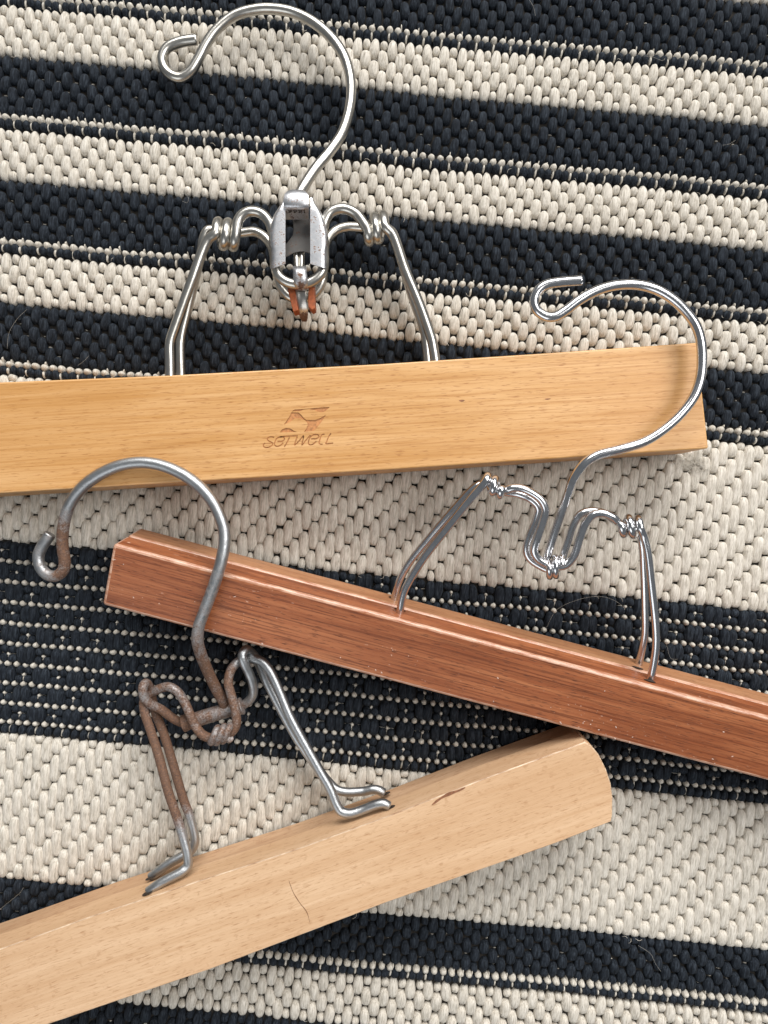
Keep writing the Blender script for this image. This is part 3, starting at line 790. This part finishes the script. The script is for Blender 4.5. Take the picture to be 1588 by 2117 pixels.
wire('rear_spring_wire', seq([(312, 1813, 55, .3), (328, 1801, 58, .1), (349, 1786, 56, .05), (377, 1770, 52, 0), (396, 1757, 46, 0), (403, 1740, 46, 0), (400, 1716, 46, .05), (391, 1684, 47, .45), (380, 1655, 48, .9), (359, 1584, 52, .95), (339, 1518, 57, .95), (322, 1474, 60, .9), (314, 1444, 62, .85), (309, 1422, 76, .8), (301, 1412.5, 94, .7), (296, 1419, 102, .65), (297, 1438, 102, .6), (307, 1453, 96, .6), (332, 1466, 82, .8), (361, 1487, 68, .95), (384, 1495, 60, .95), (440, 1477, 56, .9), (500, 1459, 58, .7), (518, 1445, 66, .4), (524, 1430, 74, .25), (521, 1408, 84, .15), (513, 1388, 92, .05), (505, 1371, 100, 0), (501, 1354, 102, 0), (508, 1343, 94, 0), (519, 1348, 76, 0), (533, 1368, 62, 0), (547, 1400, 58, .15), (570, 1446, 54, .1), (611, 1522, 50, 0), (654, 1580, 46, 0)][:-1] + [(635, 1558, 49, 0), (659, 1591, 48, 0), (680, 1617, 48, 0), (696, 1632, 49, 0), (712, 1637, 50, 0), (751, 1636, 50, 0), (772, 1632, 54, 0), (784, 1634, 54, .05), (793, 1639, 52, .25)]), 9.4, M_GALV, pale)
wire('hinge_sleeve', [(379, 1496, 68, .9), (384, 1494.5, 68, .85), (440, 1477, 68, .62), (495, 1461, 68, .55), (501, 1459, 68, .6)], [18, 16, 15.2, 15.2, 15.2, 15.2, 15.2, 16, 18], M_GALV, pale, sides=18)
hp = [(466, 1462, 68, .85), (463, 1452, 74, .85), (447, 1424, 90, .85), (428, 1384, 116, .8), (414, 1348, 142, .7), (408.5, 1325, 156, .6), (411, 1296, 164, .42), (425, 1257, 172, .36), (443, 1208, 179, .3), (457, 1162, 182, .2), (463.5, 1127, 181, .12), (463, 1095, 179, .1), (454, 1066, 177, .05), (437, 1034, 174, .0), (408, 1002, 170, 0), (373, 978, 167, 0), (330, 961, 164, 0), (289, 956, 161, 0), (249, 962, 158, 0), (211, 978, 154, 0), (176, 1002, 149, .05), (153, 1028.5, 144, .12), (138.5, 1057.5, 138, .4), (131.5, 1086, 132, .7), (129, 1115, 126, .85), (130.5, 1138.5, 122, .85), (134, 1162, 118, .8), (130, 1180, 115, .75), (115, 1191, 112, .6), (98, 1188, 110, .45), (84, 1173, 110, .3), (79.5, 1150, 110, .25), (87, 1130, 111, .25), (104, 1104, 112, .2)]
wire('hook', hp, 12.2, M_GALV, pale)
# foot of the hook wound round the front wire
wn = helix((440, 1522), (480, 1513), 16.5, 97, 3.0, (0.30, -0.95), n=12, phi0=150, wear=.62)
wire('wound_foot', wn, 7.6, M_GALV, pale)

# bores where the wires enter the wood, cracks and stains of the bare board
def blob(name, c, ra, rb, rc, ang, mat, parent):
    bm = bmesh.new(); bmesh.ops.create_icosphere(bm, subdivisions=2, radius=1)
    me = bpy.data.meshes.new(name); bm.to_mesh(me); bm.free(); me.materials.append(mat)
    o = bpy.data.objects.new(name, me)
    M = Matrix.Translation(c * S) @ Matrix.Rotation(ang, 4, 'Z') @ Matrix.Diagonal((ra * S, rb * S, rc * S, 1))
    return place(o, parent, M)
def on_top_side(fr, px, py, edge_px):  # a point on a board's upper side along the ray of a pixel
    a, b = fr.hit(*edge_px[0]), fr.hit(*edge_px[1]); nrm = fr.b
    C = Vector((0, 0, H)); d = Vector((px - CX, -(py - CY), -H))
    return C + d * (nrm.dot(a - C) / nrm.dot(d))
for px, py, e, f, pr in ((809, 1668, ((800, 1688), (1000, 1610)), FP, pale), (797, 1641, ((800, 1688), (1000, 1610)), FP, pale), (305, 1846, ((196, 1892), (403, 1824)), FP, pale), (311, 1815, ((196, 1892), (403, 1824)), FP, pale)):
    c = on_top_side(f, px, py, e); blob('bore', c, 11, .9, 9, math.atan2(f.a.y, f.a.x), M_HOLE, pr)
for px, py, dd in ((827, 1264, 0), (815, 1240, 0), (1343, 1411, 0), (1318, 1384, 0)):
    c = on_top_side(FR, px, py - 4, ((234, 1124), (1920, line(1920, 234, 1124)))); blob('bore', c, 12, 1.0, 11, math.atan2(FR.a.y, FR.a.x), M_HOLE, red)
def ribbon(name, pts, hw, fr, mat, parent):
    A = np.array([fr.loc(fr.hit(*p)) for p in pts]); A2 = spline([(p[0], p[1], 0, 0) for p in A], 4)[:, :2]
    T = np.gradient(A2, axis=0); T /= np.linalg.norm(T, axis=1)[:, None]; Nn = np.stack([-T[:, 1], T[:, 0]], 1)
    n = len(A2); k = np.sin(np.linspace(0.05, math.pi - .05, n)) ** .5 * hw * (1 + .25 * np.sin(np.arange(n) * .9))
    V = [(x * S, y * S, .35 * S) for x, y in A2 + Nn * k[:, None]] + [(x * S, y * S, .35 * S) for x, y in A2 - Nn * k[:, None]]
    V += [(v[0], v[1], -.6 * S) for v in V]
    F = []
    for i in range(n - 1): F.append((i + n, i + n + 1, i + 1, i)); F.append((i, i + 1, i + 1 + 2 * n, i + 2 * n)); F.append((i + n + 1, i + n, i + 3 * n, i + 1 + 3 * n))
    return mesh_obj(name, V, F, mat, parent, fr.matrix(), smooth=False)
ribbon('knot', [(949, 828), (955, 828.5), (961, 828)], 1.5, FG, M_STAIN, fb)
ribbon('knot', [(1126, 825), (1132, 825), (1139, 824)], 1.0, FG, M_STAIN, fb)
ribbon('crack', [(597, 1820), (607, 1846), (621, 1868), (634, 1885), (641, 1908)], .55, FP, M_CRACK, pfb)
ribbon('stain', [(893, 1664), (912, 1650), (930, 1641), (950, 1634), (962, 1628)], 2.6, FP, M_STAIN, pfb)
rfb = [o for o in red.children if o.name.startswith('front_board')][0]
for k in range(36):
    x = random.choice([random.gauss(1225, 40), random.uniform(230, 1580), random.uniform(230, 1580)])
    up = abs(random.gauss(0, 14)) + 5 if random.random() < .75 else random.uniform(20, 105)
    y = line(x, 211, 1251) - up; a = random.uniform(-.3, 1.2); L = random.uniform(1.5, 6)
    ribbon('scuff', [(x, y), (x + L * .5 * math.cos(a), y + L * .5 * math.sin(a)), (x + L * math.cos(a), y + L * math.sin(a))], random.uniform(.35, .95), FR, M_SCUFF, rfb)
print('stitches', len(stitches), 'tris', sum(len(m.polygons) * 2 for m in bpy.data.meshes))
